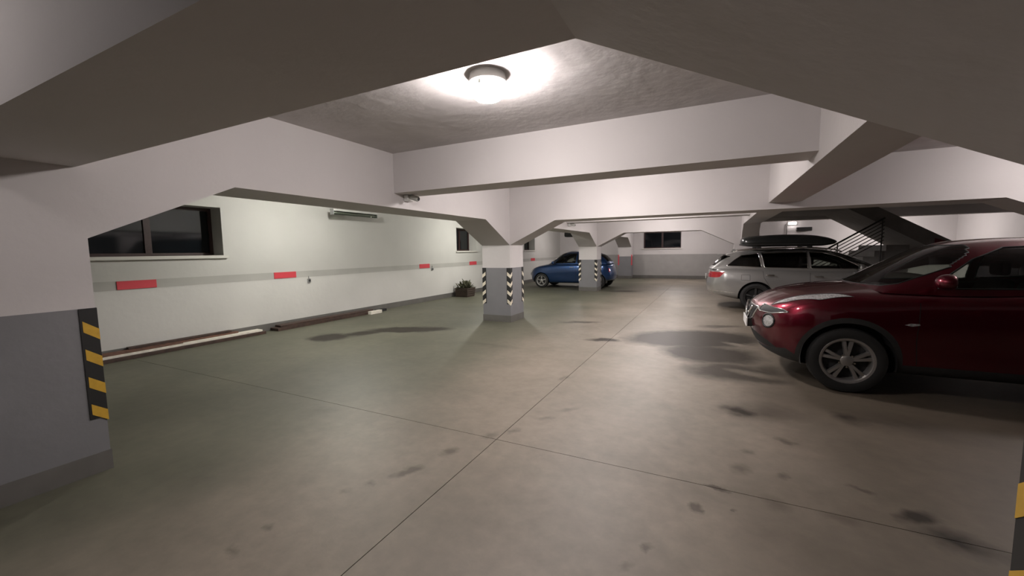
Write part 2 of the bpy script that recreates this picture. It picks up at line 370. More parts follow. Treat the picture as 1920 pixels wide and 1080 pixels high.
B0 = column(.582, BX1, .55, 1.165, 'column with a yellow striped guard at the near end of the red car bay', [(-1, 1)], M['yellow'])
B2 = column(BX0, BX1, *CY[2], 'white column rising behind the silver estate car', [], M['cream'])
C1 = column(4.35, 5.02, *CY[1], 'column beside the rear of the red car', [], M['cream'])
for x in (AX0-.004, AX1-.006):
    o = boxo('red_strip', M['red'], A3, x, x+.05, 21.485, 21.499, .70, 1.24); o.matrix_parent_inverse = Matrix.Translation(-A3.location)

# ------------------------------------------------------------------ beams
def beam(axis, s0, s1, a0, a1, zs, h0, h1, label, hl=1.05):
    """beam from s0 to s1 along axis (0=X,1=Y), width a0..a1, soffit zs, haunches at each end if h0/h1"""
    p = [(s0, ZC)]
    if h0: p += [(s0, ZH), (s0+hl, zs)]
    else: p += [(s0, zs)]
    if h1: p += [(s1-hl, zs), (s1, ZH)]
    else: p += [(s1, zs)]
    p += [(s1, ZC)]
    bm = bmesh.new()
    if axis == 1: prism(bm, p, 0, a0, a1)
    else: prism(bm, p, 1, a0, a1)
    o = obj('beam', bm, M['white']); tag(o, label, 'beam', kind='structure'); return o
beam(1, CY[0][1], CY[1][0], AX0, AX1, ZBM, 1, 1, 'haunched beam from the yellow striped column to the chevron column', .98)
beam(1, CY[1][1], CY[2][0], AX0, AX1, ZBM, 1, 1, 'haunched beam from the chevron column to the blue car column', .98)
beam(1, CY[2][1], 21.5, AX0, AX1, ZBM, 1, 1, 'haunched beam from the blue car column to the back wall', .98)
beam(1, YN, CY[0][0], AX0, AX1, ZBM, 0, 1, 'haunched beam running back from the near yellow striped column', .98)
beam(0, AX1, .582, .58, 1.165, ZBM, 0, 1, 'deep haunched cross beam overhead between the two yellow striped columns', .95)
beam(0, BX1, XR, .58, 1.17, ZBM, 1, 0, 'deep cross beam overhead beyond the red car bay column', .95)
beam(0, AX1, 4.35, 7.56, 8.15, ZBM, 1, 1, 'deep haunched cross beam on the chevron column above the parked cars', 1.0)
beam(0, AX1, BX0, 14.6, 15.2, ZBM, 1, 1, 'haunched cross beam from the blue car column to the silver car column', .95)
beam(1, 1.17, 7.56, .75, 1.18, 2.20, 0, 0, 'secondary beam running over the nose of the red car')
beam(1, 8.15, CY[2][0], .75, 1.18, 2.20, 0, 1, 'secondary beam running over the silver car', 1.0)
beam(0, AX1, .75, 4.18, 4.60, 2.29, 0, 0, 'shallow secondary cross beam behind the lit round lamp')
beam(0, AX1, .75, 11.19, 11.6, 2.29, 0, 0, 'shallow secondary cross beam beyond the chevron column')
beam(0, AX1, 8.5, 18.2, 18.6, 2.5, 0, 0, 'shallow secondary cross beam near the back wall')

# ------------------------------------------------------------------ ceiling lamps
def lamp_mats(col, s, i):
    m = bpy.data.materials.new('lamp_glow_%d' % i); m.use_nodes = True; b = m.node_tree.nodes['Principled BSDF']
    b.inputs['Base Color'].default_value = (.8, .8, .8, 1); b.inputs['Roughness'].default_value = .3
    b.inputs['Emission Color'].default_value = (*col, 1); b.inputs['Emission Strength'].default_value = s; return m
M['ring'] = mat('lamp_ring', (.55, .55, .52), .5)
def make_lamp(x, y, s, col, label, i):
    e = empty('ceiling_lamp', (x, y, ZC)); tag(e, label, 'lamp', 'round ceiling lamps')
    obj('base_ring', lathe(bmesh.new(), [(0.001, 0), (.130, 0), (.134, -.02), (.140, -.045), (.142, -.062), (.136, -.068), (.116, -.070), (.001, -.070)], 40), M['ring'], e, 'auto')
    d = obj('glass_dome', lathe(bmesh.new(), [(.112, -.070), (.114, -.082), (.112, -.138), (.105, -.160), (.090, -.173), (.055, -.180), (.001, -.182)], 40), lamp_mats(col, s, i), e, True)
    for k in range(3):
        a = k*2*math.pi/3+.5; bm = box(bmesh.new(), .104, .116, -.012, .012, -.098, -.07, .002)
        bmesh.ops.rotate(bm, verts=bm.verts, matrix=Matrix.Rotation(a, 3, 'Z')); obj('clip', bm, M['metal'], e)
    return e
for i, (x, y, s, col, lab) in enumerate(LAMPS): make_lamp(x, y, s, col, lab, i)
# bulkhead lamp high on the back wall
e = empty('bulkhead_lamp', (3.12, YB-.02, 2.57)); tag(e, 'glowing bulkhead lamp high on the back wall above the roof box', 'lamp')
boxo('housing', M['ring'], e, -.17, .17, -.05, .02, -.07, .07, .015); boxo('glass_cover', lamp_mats(WARM, 30, 99), e, -.14, .14, -.11, -.05, -.05, .05, .02)
e = empty('wall_heater', (3.55, YB-.02, 2.3)); tag(e, 'dark box on the back wall below the bulkhead lamp', 'heater')
boxo('casing', M['dplastic'], e, -.28, .28, -.25, .02, -.08, .08, .02); boxo('front_grille', M['black'], e, -.24, .24, -.258, -.25, -.06, .06)
bm = tube(bmesh.new(), [(2.92, YB-.04, 2.55), (2.92, YB-.04, .2)], .018); o = obj('conduit_pipe', bm, M['plinth']); tag(o, 'thin vertical conduit pipe below the bulkhead lamp', 'pipe')

# ------------------------------------------------------------------ cars
def pchip(pts):
    xs = np.array([p[0] for p in pts], float); ys = np.array([p[1] for p in pts], float)
    h = np.diff(xs); d = np.diff(ys)/h; m = np.zeros(len(xs)); m[0] = d[0]; m[-1] = d[-1]
    for i in range(1, len(xs)-1):
        if d[i-1]*d[i] > 0:
            w1, w2 = 2*h[i]+h[i-1], h[i]+2*h[i-1]; m[i] = (w1+w2)/(w1/d[i-1]+w2/d[i])
    def f(x):
        x = min(max(x, xs[0]), xs[-1]); i = min(max(int(np.searchsorted(xs, x))-1, 0), len(xs)-2)
        t = (x-xs[i])/h[i]; t2, t3 = t*t, t*t*t
        return float((2*t3-3*t2+1)*ys[i]+(t3-2*t2+t)*h[i]*m[i]+(-2*t3+3*t2)*ys[i+1]+(t3-t2)*h[i]*m[i+1])
    return f
def bspline(P, n):
    P = np.array(P, float); K = np.vstack([P[0], P[0], P, P[-1], P[-1]]); out = []
    ns = len(K)-3
    for t in np.linspace(0, ns-1e-6, n):
        i = int(t); u = t-i
        b = np.array([(1-u)**3, 3*u**3-6*u*u+4, -3*u**3+3*u*u+3*u+1, u**3])/6
        out.append(b @ K[i:i+4])
    return np.array(out)
def grid_to_bm(bm, rows):
    """rows: list of stations, each a list of (x,y,z) with y<=0 from centre bottom to centre top; mirrored"""
    n, m = len(rows), len(rows[0])
    for sgn in (1, -1):
        V = [[bm.verts.new((p[0], p[1]*sgn, p[2])) for p in r] for r in rows]
        for i in range(n-1):
            for j in range(m-1):
                q = (V[i][j], V[i+1][j], V[i+1][j+1], V[i][j+1])
                bm.faces.new(q if sgn > 0 else q[::-1])
    bmesh.ops.remove_doubles(bm, verts=bm.verts, dist=2e-4)
    bmesh.ops.dissolve_degenerate(bm, dist=1e-5, edges=bm.edges)
    bmesh.ops.recalc_face_normals(bm, faces=bm.faces)
def in_poly(p, poly):
    x, y = p; c = False; n = len(poly)
    for i in range(n):
        (x1, y1), (x2, y2) = poly[i], poly[i-1]
        if (y1 > y) != (y2 > y) and x < (x2-x1)*(y-y1)/(y2-y1)+x1: c = not c
    return c
def cut(bm, poly, axis, keep, pid, lay):
    """cut the shell exactly along a polygon projected along axis; faces inside (and keep) get part id"""
    a, b = [i for i in range(3) if i != axis]
    xs = [p[0] for p in poly]; ys = [p[1] for p in poly]; bx = (min(xs)-.06, max(xs)+.06, min(ys)-.06, max(ys)+.06)
    n = len(poly)
    for i in range(n):
        p, q = poly[i], poly[(i+1) % n]
        L = math.hypot(q[0]-p[0], q[1]-p[1])
        if L < 1e-6: continue
        dx, dy = (q[0]-p[0])/L, (q[1]-p[1])/L
        fs = []
        for f in bm.faces:
            c = f.calc_center_median()
            if not (bx[0] < c[a] < bx[1] and bx[2] < c[b] < bx[3]): continue
            al = (c[a]-p[0])*dx+(c[b]-p[1])*dy; pe = -(c[a]-p[0])*dy+(c[b]-p[1])*dx
            if -.05 < al < L+.05 and abs(pe) < .09 and keep(c, f.normal): fs.append(f)
        if not fs: continue
        es = {e for f in fs for e in f.edges}; vs = {v for f in fs for v in f.verts}
        co = [0, 0, 0]; no = [0, 0, 0]; co[a], co[b] = p; no[a], no[b] = -dy, dx
        bmesh.ops.bisect_plane(bm, geom=list(fs)+list(es)+list(vs), plane_co=co, plane_no=no, dist=1e-5)
    for f in bm.faces:
        c = f.calc_center_median()
        if bx[0] < c[a] < bx[1] and bx[2] < c[b] < bx[3] and f[lay] != 999 and keep(c, f.normal) and in_poly((c[a], c[b]), poly): f[lay] = pid
def extract(bms, pid, lay_name='pid', offset=0):
    out = bmesh.new()
    for bm in bms:
        lay = bm.faces.layers.int[lay_name]; mp = {}
        for f in bm.faces:
            if f[lay] != pid: continue
            vs = []
            for v in f.verts:
                if v not in mp: mp[v] = out.verts.new(v.co + v.normal*offset)
                vs.append(mp[v])
            try: out.faces.new(vs)
            except ValueError: pass
    return out
def islands(bm):
    seen = set(); res = []
    for f in bm.faces:
        if f in seen: continue
        st = [f]; seen.add(f); g = []
        while st:
            x = st.pop(); g.append(x)
            for e in x.edges:
                for y in e.link_faces:
                    if y not in seen: seen.add(y); st.append(y)
        res.append(g)
    return res
def split_islands(bm):
    outs = []
    for g in islands(bm):
        if sum(f.calc_area() for f in g) < 2e-5: continue
        o = bmesh.new(); mp = {}
        for f in g:
            vs = []
            for v in f.verts:
                if v not in mp: mp[v] = o.verts.new(v.co)
                vs.append(mp[v])
            o.faces.new(vs)
        outs.append(o)
    bm.free(); return outs
def boundary_tube(src, r, off=.004):
    """tube along the outer boundary of a patch: window trim"""
    bm = bmesh.new(); src.normal_update()
    nb = {}
    for e in src.edges:
        if e.is_boundary:
            a, b = e.verts; nb.setdefault(a, []).append(b); nb.setdefault(b, []).append(a)
    done = set()
    for s in list(nb):
        if s in done: continue
        loop = [s]; done.add(s); cur = s
        while True:
            nx = [v for v in nb[cur] if v not in done]
            if not nx: break
            cur = nx[0]; done.add(cur); loop.append(cur)
        pts = [loop[0].co.copy()]
        for v in loop[1:]:
            if (v.co-pts[-1]).length > .012: pts.append(v.co.copy())
        if len(pts) > 4: tube(bm, pts, r, 6, closed=True)
    return bm
def circ(cx, cz, r, n=28): return [(cx+r*math.cos(2*math.pi*i/n), cz+r*math.sin(2*math.pi*i/n)) for i in range(n)]

def build_shell(S):
    """two lofted shells: lower body and greenhouse"""
    L = S['L']; zb, W, zs, zc = (pchip(S[k]) for k in ('zb', 'W', 'zs', 'zc')); xf, xr = pchip(S['xf']), pchip(S['xr'])
    lo = bmesh.new(); rows = []
    n = S.get('n', 120)
    us = []
    for i in range(n+1):
        t = i/n; us.append(L*(.5-.5*math.cos(math.pi*t))*.55+L*t*.45)
    fl_, rl_ = .55, .5
    nf, nr = S.get('nf', 2.6), S.get('nr', 2.8)
    def endw(x):
        w_ = 1.0
        if x < fl_: w_ *= (1-(1-x/fl_)**nf)**(1/nf)
        if x > L-rl_: w_ *= max(0, (1-(1-(L-x)/rl_)**nr))**(1/nr)
        return w_
    for x in us:
        k = endw(x); b, sh, ct = zb(x), zs(x), zc(x); wd = W(x)*k; h = sh-b
        P = [(0, b), (.6, b), (.84, b+.01), (.945, b+.06*h), (.975, b+.18*h), (.992, b+.36*h), (1.0, b+.54*h), (.995, b+.70*h), (.978, b+.84*h), (.955, b+.94*h), (.90, sh+.0*(ct-sh)), (.78, sh+.42*(ct-sh)), (.55, sh+.78*(ct-sh)), (.28, sh+.95*(ct-sh)), (0, ct)]
        sec = bspline(P, S.get('m', 60)); row = []
        for (yy, z) in sec:
            y = yy*wd
            if yy > .8:
                for (xa, A, sx, sz, zz) in S['bulge']:
                    y += A*k*math.exp(-((x-xa)/sx)**2-((z-zz)/sz)**2)
            X = x
            if x < 1.0: X += xf(z)*(1-x)**2.2
            if x > L-1.0: X -= xr(z)*(1-(L-x))**2.2
            row.append((X, -y, z))
        rows.append(row)
    grid_to_bm(lo, rows)
    gh = bmesh.new(); rows = []
    zt, wg, zbelt = pchip(S['zt']), pchip(S['wg']), pchip(S['belt']); x0, x1 = S['zt'][0][0], S['zt'][-1][0]
    ex, tum, bow, rbow = S.get('ex', 3.0), S['tum'], S['bow'], S.get('rbow', .12); HM = max(p[1] for p in S['zt'])
    n2 = S.get('n2', 110)
    for i in range(n2+1):
        t = i/n2; x = x0+(x1-x0)*((.5-.5*math.cos(math.pi*t))*.5+t*.5); T = zt(x); B = zbelt(x); h = max(T-B, 0); row = []
        m_ = S.get('m2', 44)
        for j in range(m_+1):
            th = (math.pi/2)*j/m_; c_, s_ = max(math.cos(th), 0), math.sin(th)
            z = B+h*s_**(2/ex); y = wg(x)*c_**(2/ex)*(1-tum*(z-B)/(HM-B))
            X = x
            fr = max(0, 1-(x-x0)/1.2); X += bow*fr*(y/wg(x))**2
            rr = max(0, 1-(x1-x)/.7); X -= rbow*rr*(y/wg(x))**2
            row.append((X, -y, z))
        rows.append(row)
    grid_to_bm(gh, rows)
    for bm in (lo, gh): bm.faces.layers.int.new('pid')
    return lo, gh

M['tyre'] = mat('tyre_rubber', (.012, .012, .012), .7)
M['alloy'] = mat('alloy_wheel', (.42, .41, .40), .35, .8)
M['alloyd'] = mat('dark_alloy_wheel', (.05, .05, .05), .4, .7)
M['chrome'] = mat('chrome', (.75, .75, .75), .12, 1)
M['interior'] = mat('car_interior', (.02, .02, .021), .8)
M['seat'] = mat('seat_fabric', (.022, .022, .024), .9)
M['lens'] = mat('clear_lamp_lens', (.50, .50, .50), .12, .4, coat=1, noise=.4, nscale=60)
M['tail'] = mat('red_tail_lens', (.32, .006, .012), .1, coat=1)
M['gl'] = glass('car_glass', (.66, .70, .66)); M['gld'] = glass('privacy_glass', (.05, .05, .055))
M['gap'] = mat('panel_gap', (.004, .004, .004), .8)
M['plate'] = mat('number_plate', (.62, .62, .60), .4)

def wheel(parent, x, y, r, rr, wd, side, spokes, mrim, twin):
    """tyre with rim, spokes and hub; side=-1 faces -y"""
    h = wd/2
    prof = [(rr-.012, -h*.8), (rr+.01, -h*.95), (r-.045, -h), (r-.012, -h*.88), (r, -h*.6), (r, h*.6), (r-.012, h*.88), (r-.045, h), (rr+.01, h*.95), (rr-.012, h*.8)]
    t = obj('tire', lathe(bmesh.new(), prof, 44, 'Y'), M['tyre'], parent, 'auto'); t.location = (x, y, r)
    bm = lathe(bmesh.new(), [(rr-.035, side*h*.2), (rr-.022, side*h*.80), (rr-.012, side*h*.93), (rr+.008, side*h*.97), (rr+.012, side*h*.92), (rr-.002, side*h*.6), (rr-.002, -side*h*.7)], 44, 'Y')
    obj('rim', bm, mrim, t, 'auto')
    bm = bmesh.new()
    lathe(bm, [(.001, side*h*.15), (rr-.02, side*h*.15), (rr-.02, side*h*.05), (.001, side*h*.05)], 32, 'Y')
    obj('brake_disc', bm, M['interior'], t)
    for k in range(spokes):
        offs = (-.16, .16) if twin else (0,)
        bm = bmesh.new()
        for o in offs:
            a = 2*math.pi*k/spokes+.3
            w0, w1 = (.016, .021) if twin else (.024, .030)
            r0, r1 = .035, rr-.008
            pts = []
            for (rad, w_, yy) in ((r0, w0, .86), (r1*.55, (w0+w1)/2, .90), (r1, w1, .82)):
                ang = a+o*(.75+.25*rad/r1)
                pts.append((rad, w_, yy, ang))
            ring = []
            for (rad, w_, yy, ang) in pts:
                ca, sa = math.cos(ang), math.sin(ang)
                q = []
                for (ww, dep) in ((-w_, 0), (-w_*.7, .018), (w_*.7, .018), (w_, 0)):
                    q.append(bm.verts.new((rad*ca-ww*sa, side*(h*yy-.022+dep), rad*sa+ww*ca)))
                for (ww, dep) in ((w_*.8, -.03), (-w_*.8, -.03)):
                    q.append(bm.verts.new((rad*ca-ww*sa, side*(h*yy-.022+dep), rad*sa+ww*ca)))
                ring.append(q)
            for A, B in zip(ring, ring[1:]):
                for i in range(6): bm.faces.new((A[i], A[(i+1) % 6], B[(i+1) % 6], B[i]))
            bm.faces.new(ring[-1]); bm.faces.new(ring[0][::-1])
        bmesh.ops.recalc_face_normals(bm, faces=bm.faces)
        obj('spoke', bm, mrim, t)
    obj('hub_cap', lathe(bmesh.new(), [(.055, side*h*.70), (.055, side*h*.84), (.045, side*h*.90), (.001, side*h*.92)], 24, 'Y'), mrim, t, 'auto')
    for k in range(5):
        a = 2*math.pi*k/5+.3+.63; bm = lathe(bmesh.new(), [(.009, side*h*.80), (.009, side*h*.925), (.001, side*h*.93)], 8, 'Y', (.066*math.cos(a), 0, .066*math.sin(a))); obj('wheel_nut', bm, M['chrome'], t)
    return t

def finish_car(root, S, lo, gh, paint, cuts):
    """cuts: (shell, poly, axis, keep, name, material, trim). Then wheels, arches, interior."""
    shells = {'lo': lo, 'gh': gh}; names = {}
    lay = {k: b.faces.layers.int['pid'] for k, b in shells.items()}
    for b in shells.values(): b.normal_update()
    pid = 1
    # wheel openings
    for xa in S['axles']:
        r = S['arch']
        cut(lo, [(x, z) for x, z in circ(xa, S['wr'], r, 36)], 1, lambda c, n: abs(n.y) > .25 and c.z < 1.0, 999, lay['lo'])
    # no deck below the cabin
    for f in lo.faces:
        c = f.calc_center_median()
        if f.normal.z > .6 and S['cab'][0] < c.x < S['cab'][1] and abs(c.y) < S['cabw']: f[lay['lo']] = 999
    for (sh, poly, axis, keep, nm, m, trim) in cuts:
        b = shells[sh]; cut(b, poly, axis, keep, pid, lay[sh]); names[pid] = (nm, m, trim, sh); pid += 1
    bm = extract([lo, gh], 0); obj('body', bm, paint, root, True)
    for k, (nm, m, trim, sh) in names.items():
        parts = extract([shells[sh]], k)
        for p in split_islands(parts):
            tb = boundary_tube(p, trim[0]) if trim else None
            o = obj(nm, p, m, root, True)
            if tb: obj('trim', tb, trim[1], o, True)
    lo.free(); gh.free()
    # arches and wheels
    for xa in S['axles']:
        for sd in (-1, 1):
            bm = bmesh.new(); r = S['arch']; y0, y1 = sd*(S['hw']-.035), sd*(S['hw']-.34); n = 30; R1, R2 = [], []
            for i in range(n+1):
                a = -.20+(math.pi+.4)*i/n
                R1.append(bm.verts.new((xa+r*math.cos(a), y0, S['wr']+r*math.sin(a)))); R2.append(bm.verts.new((xa+r*math.cos(a), y1, S['wr']+r*math.sin(a))))
            for i in range(n): bm.faces.new((R1[i], R1[i+1], R2[i+1], R2[i]))
            bm.faces.new(R2)
            obj('wheel_arch', bm, M['black'], root)
            wheel(root, xa, sd*(S['hw']-S['ww']/2-.015), S['wr'], S['rim'], S['ww'], sd, S['spokes'], S['mrim'], S['twin'])
    # interior
    def seat(x, y, wd=.25, h=S['seatz']):
        bm = bmesh.new()
        box(bm, x-.05, x+.45, y-wd, y+wd, h-.45, h-.28, .04)
        bmb = bmesh.new(); box(bmb, -.06, .06, -wd, wd, 0, .52, .05); bmesh.ops.rotate(bmb, verts=bmb.verts, matrix=Matrix.Rotation(.35, 3, 'Y')); bmesh.ops.translate(bmb, verts=bmb.verts, vec=(x+.45, y, h-.36))
        o = obj('seat', bm, M['seat'], root); obj('backrest', bmb, M['seat'], o)
        bmh = bmesh.new(); box(bmh, x+.60, x+.68, y-.13, y+.13, h+.16, h+.33, .035); obj('headrest', bmh, M['seat'], o)
    for sx in S['seats']:
        for sy in (-.36, .36): seat(sx, sy)
    d0 = S['dash']; bm = bmesh.new(); box(bm, d0, d0+.45, -.62, .62, S['dashz']-.35, S['dashz'], .05); obj('dashboard', bm, M['interior'], root)
    bm = bmesh.new(); tube(bm, [(d0+.55+.06*math.sin(a), -.36+.18*math.cos(a), S['dashz']-.02+.17*math.sin(a)) for a in [2*math.pi*i/20 for i in range(20)]], .015, 8, True); obj('steering_wheel', bm, M['dplastic'], root, True)
    bm = bmesh.new(); box(bm, S['cab'][0], S['cab'][1], -.6, .6, .35, .40); obj('cabin_floor', bm, M['interior'], root)
def mirrors(root, paint, x, y, z, sx=.09, sy=.10, sz=.075):
    for sd in (-1, 1):
        bm = bmesh.new(); bmesh.ops.create_uvsphere(bm, u_segments=20, v_segments=12, radius=1)
        for v in bm.verts:
            if v.co.x > .35: v.co.x = .35+(v.co.x-.35)*.15
            v.co = Vector((v.co.x*sx, v.co.y*sy, v.co.z*sz))
        bmesh.ops.translate(bm, verts=bm.verts, vec=(x, sd*(y+sy*.9), z)); o = obj('side_mirror', bm, paint, root, True)
        bm = bmesh.new(); tube(bm, [(x+.02, sd*(y-.05), z-sz*.7), (x+.01, sd*(y+sy*.6), z-sz*.5)], .025, 8); obj('mirror_arm', bm, M['dplastic'], o)
        bm = bmesh.new(); box(bm, x+sx*.40, x+sx*.44, *sorted((sd*(y+sy*.25), sd*(y+sy*1.55))), z-sz*.6, z+sz*.6, .002); obj('mirror_glass', bm, M['chrome'], o)
def handles(root, m, pts):
    for (x, y, z) in pts:
        for sd in (-1, 1):
            bm = bmesh.new(); box(bm, x-.085, x+.085, *sorted((sd*(y-.004), sd*(y+.024))), z-.014, z+.014, .009); obj('door_handle', bm, m, root, True)
side = lambda c, n: abs(n.y) > .3
def strip(pts, w_=.0028):
    """thin polyline as polygon (panel gap)"""
    P = [Vector(p) for p in pts]; A, B = [], []
    for i, p in enumerate(P):
        t = (P[min(i+1, len(P)-1)]-P[max(i-1, 0)]).normalized(); nn = Vector((-t.y, t.x))*w_
        A.append(tuple(p+nn)); B.append(tuple(p-nn))
    return A+B[::-1]

# ---------------- red crossover, nose toward the chevron column
M['redpaint'] = mat('dark_red_paint_car', (.11, .002, .012), .34, .85, coat=1)
SJ = dict(L=4.135, n=130, m=64, nf=2.5,
 zb=[(0, .30), (.25, .24), (.6, .21), (1.0, .20), (3.2, .22), (3.8, .30), (4.135, .38)],
 W=[(0, .80), (.3, .845), (.8, .868), (1.4, .85), (2.2, .855), (3.0, .872), (3.5, .868), (4.135, .80)],
 zs=[(0, .80), (.2, .885), (.5, .965), (.82, 1.01), (1.15, 1.01), (1.5, 1.015), (2.2, 1.05), (2.8, 1.10), (3.3, 1.14), (4.135, 1.10)],
 zc=[(0, .84), (.12, .925), (.35, 1.005), (.7, 1.06), (1.05, 1.095), (1.4, 1.10), (3.5, 1.12), (4.135, 1.10)],
 xf=[(.2, .20), (.33, .09), (.5, .02), (.62, 0), (.75, .01), (.85, .05), (1.0, .12)], xr=[(.2, .15), (.5, 0), (.8, .03), (1.1, .12)],
 bulge=[(.82, .030, .42, .30, .70), (3.35, .035, .45, .32, .75), (2.1, -.022, .75, .14, .52)],
 zt=[(.90, 1.05), (1.08, 1.165), (1.36, 1.335), (1.62, 1.475), (1.86, 1.545), (2.2, 1.567), (2.9, 1.54), (3.4, 1.46), (3.75, 1.33), (3.92, 1.20), (4.03, 1.08)],
 wg=[(.90, .74), (1.3, .755), (1.9, .775), (2.8, .77), (3.5, .71), (4.03, .60)], belt=[(.90, 1.03), (1.5, 1.02), (2.5, 1.06), (3.3, 1.12), (4.03, 1.07)],
 tum=.24, bow=.20, ex=3.1, axles=(.82, 3.35), arch=.395, wr=.335, rim=.225, hw=.885, ww=.205, spokes=5, twin=True, mrim=M['alloy'],
 cab=(1.15, 3.85), cabw=.70, seats=(1.75, 2.6), seatz=1.0, dash=1.05, dashz=1.05)
lo, gh = build_shell(SJ)
car = empty('crossover_car', (.43, 6.0, 0)); tag(car, 'dark red crossover car with round bumper lamps parked nearest the open floor', 'car')
front = lambda c, n: n.x < -.25
J = []
J.append(('gh', [(-.60, 1.095), (.60, 1.095), (.66, 1.12), (.585, 1.45), (.54, 1.50), (-.54, 1.50), (-.585, 1.45), (-.66, 1.12)], 0, lambda c, n: n.x < -.2 and c.x < 2.1, 'windshield', M['gl'], (.006, M['black'])))
J.append(('gh', [(1.50, 1.085), (2.28, 1.10), (2.28, 1.485), (2.02, 1.47), (1.78, 1.36), (1.58, 1.20)], 1, side, 'front_side_window', M['gl'], (.008, M['black'])))
J.append(('gh', [(2.36, 1.105), (2.95, 1.15), (3.28, 1.24), (3.28, 1.36), (3.0, 1.445), (2.36, 1.485)], 1, side, 'rear_side_window', M['gld'], (.008, M['black'])))
J.append(('gh', [(-.48, 1.17), (.48, 1.17), (.40, 1.42), (-.40, 1.42)], 0, lambda c, n: n.x > .2 and c.x > 3.2, 'rear_window', M['gld'], None))
# slim lamps running back along the fender tops
for sd in (-1, 1):
    J.append(('lo', [(.17, sd*.58), (.30, sd*.70), (.58, sd*.815), (.86, sd*.81), (.70, sd*.735), (.45, sd*.645)], 2, lambda c, n: n.z > .15 and c.z > .7, 'upper_headlight', M['lens'], (.004, M['black'])))
J.append(('lo', [(-.42, .80), (.42, .80), (.30, .66), (.16, .60), (-.16, .60), (-.30, .66)], 0, lambda c, n: n.x < -.2 and c.x < .6, 'grille', M['black'], (.012, M['chrome'])))
for sd in (-1, 1):
    J.append(('lo', [(sd*.45, .845), (sd*.74, .825), (sd*.79, .80), (sd*.66, .765), (sd*.43, .765)], 0, lambda c, n: n.x < -.1 and c.x < .6, 'intake', M['black'], (.006, M['chrome'])))
    J.append(('lo', circ(sd*.63, .675, .075, 20), 0, lambda c, n: n.x < -.1 and c.x < .6, 'round_headlight', M['lens'], (.012, M['black'])))
J.append(('lo', [(-.70, .37), (.70, .37), (.60, .44), (.35, .50), (-.35, .50), (-.60, .44)], 0, lambda c, n: n.x < -.1 and c.x < .6, 'lower_grille', M['black'], None))
J.append(('lo', [(.0, .18), (4.2, .18), (4.2, .40), (3.9, .41), (3.75, .36), (2.95, .34), (1.25, .33), (.42, .32), (.3, .40), (.12, .355), (0, .35)], 1, lambda c, n: True, 'lower_cladding', M['dplastic'], None))
for xa in SJ['axles']: J.append(('lo', circ(xa, SJ['wr']+.01, .438, 36), 1, lambda c, n: abs(n.y) > .25 and c.z < 1.0, 'arch_cladding', M['dplastic'], None))
J.append(('lo', strip([(1.36, .34), (1.34, .60), (1.36, .95)]), 1, side, 'door_seam', M['gap'], None))
J.append(('lo', strip([(2.33, .35), (2.33, .98)]), 1, side, 'door_seam', M['gap'], None))
J.append(('lo', [(1.24, .735), (1.29, .752), (1.355, .75), (1.36, .735), (1.30, .722)], 1, side, 'side_indicator', M['lens'], None))
finish_car(car, SJ, lo, gh, M['redpaint'], J)
mirrors(car, M['redpaint'], 1.50, .83, 1.16)
handles(car, M['chrome'], [(2.18, .862, .93)])
bm = bmesh.new(); box(bm, -.045, -.03, -.26, .26, .525, .635, .004); o = obj('number_plate', bm, M['plate'], car)
bm = bmesh.new(); box(bm, -.035, .02, -.24, .24, .53, .63); obj('plate_bracket', bm, M['dplastic'], o)
bm = lathe(bmesh.new(), [(.055, 0), (.055, .02), (.045, .025), (.04, .01)], 24, 'X', (-.028, 0, .75)); obj('badge', bm, M['chrome'], car, True)
for (a, b2) in (((-.32, .80), (-.12, .62)), ((.32, .80), (.12, .62))):
    bm = bmesh.new(); tube(bm, [(.015, a[0], a[1]), (-.012, (a[0]+b2[0])/2, (a[1]+b2[1])/2), (-.02, b2[0], b2[1])], .014, 8); obj('grille_bar', bm, M['chrome'], car, True)
for dy in (-.35, .15):
    bm = bmesh.new(); tube(bm, [(1.02, dy, 1.105), (1.16, dy+.25, 1.165), (1.2, dy+.5, 1.165)], .008, 6); obj('wiper', bm, M['black'], car)

# ---------------- silver estate car, tail toward the open floor
M['silver'] = mat('silver_paint', (.36, .36, .35), .3, .6, coat=1)
SS = dict(L=4.86, n=110, m=52, nf=2.6,
 zb=[(0, .26), (.5, .20), (1.0, .19), (3.7, .20), (4.2, .26), (4.6, .33), (4.86, .38)],
 W=[(0, .80), (.4, .90), (.95, .925), (2.4, .93), (3.8, .925), (4.4, .905), (4.86, .82)],
 zs=[(0, .62), (.3, .72), (.95, .86), (1.5, .92), (2.5, .95), (3.6, .985), (4.5, 1.00), (4.86, .985)],
 zc=[(0, .66), (.2, .78), (.6, .88), (1.2, .96), (1.6, 1.0), (4.2, 1.02), (4.7, 1.03), (4.86, 1.02)],
 xf=[(.2, .12), (.4, .02), (.6, .02), (.8, .12)], xr=[(.25, .14), (.42, .03), (.60, 0), (.75, .03), (.9, .05), (1.05, .10)],
 bulge=[(.93, .012, .4, .3, .62), (3.77, .016, .42, .3, .66), (2.3, -.015, .9, .12, .45)],
 zt=[(1.25, .98), (1.6, 1.16), (2.0, 1.335), (2.35, 1.435), (2.8, 1.475), (3.4, 1.47), (4.0, 1.44), (4.32, 1.39), (4.45, 1.34), (4.66, 1.16), (4.80, 1.0)],
 wg=[(1.25, .74), (1.8, .79), (2.6, .81), (3.6, .80), (4.3, .76), (4.80, .70)], belt=[(1.25, .95), (2.5, .95), (3.7, .985), (4.80, .99)],
 tum=.26, bow=.32, ex=3.0, rbow=.08, axles=(.93, 3.77), arch=.375, wr=.33, rim=.23, hw=.93, ww=.215, spokes=5, twin=False, mrim=M['alloyd'],
 cab=(1.5, 4.6), cabw=.72, seats=(2.0, 2.95), seatz=.92, dash=1.35, dashz=.98)
lo, gh = build_shell(SS)
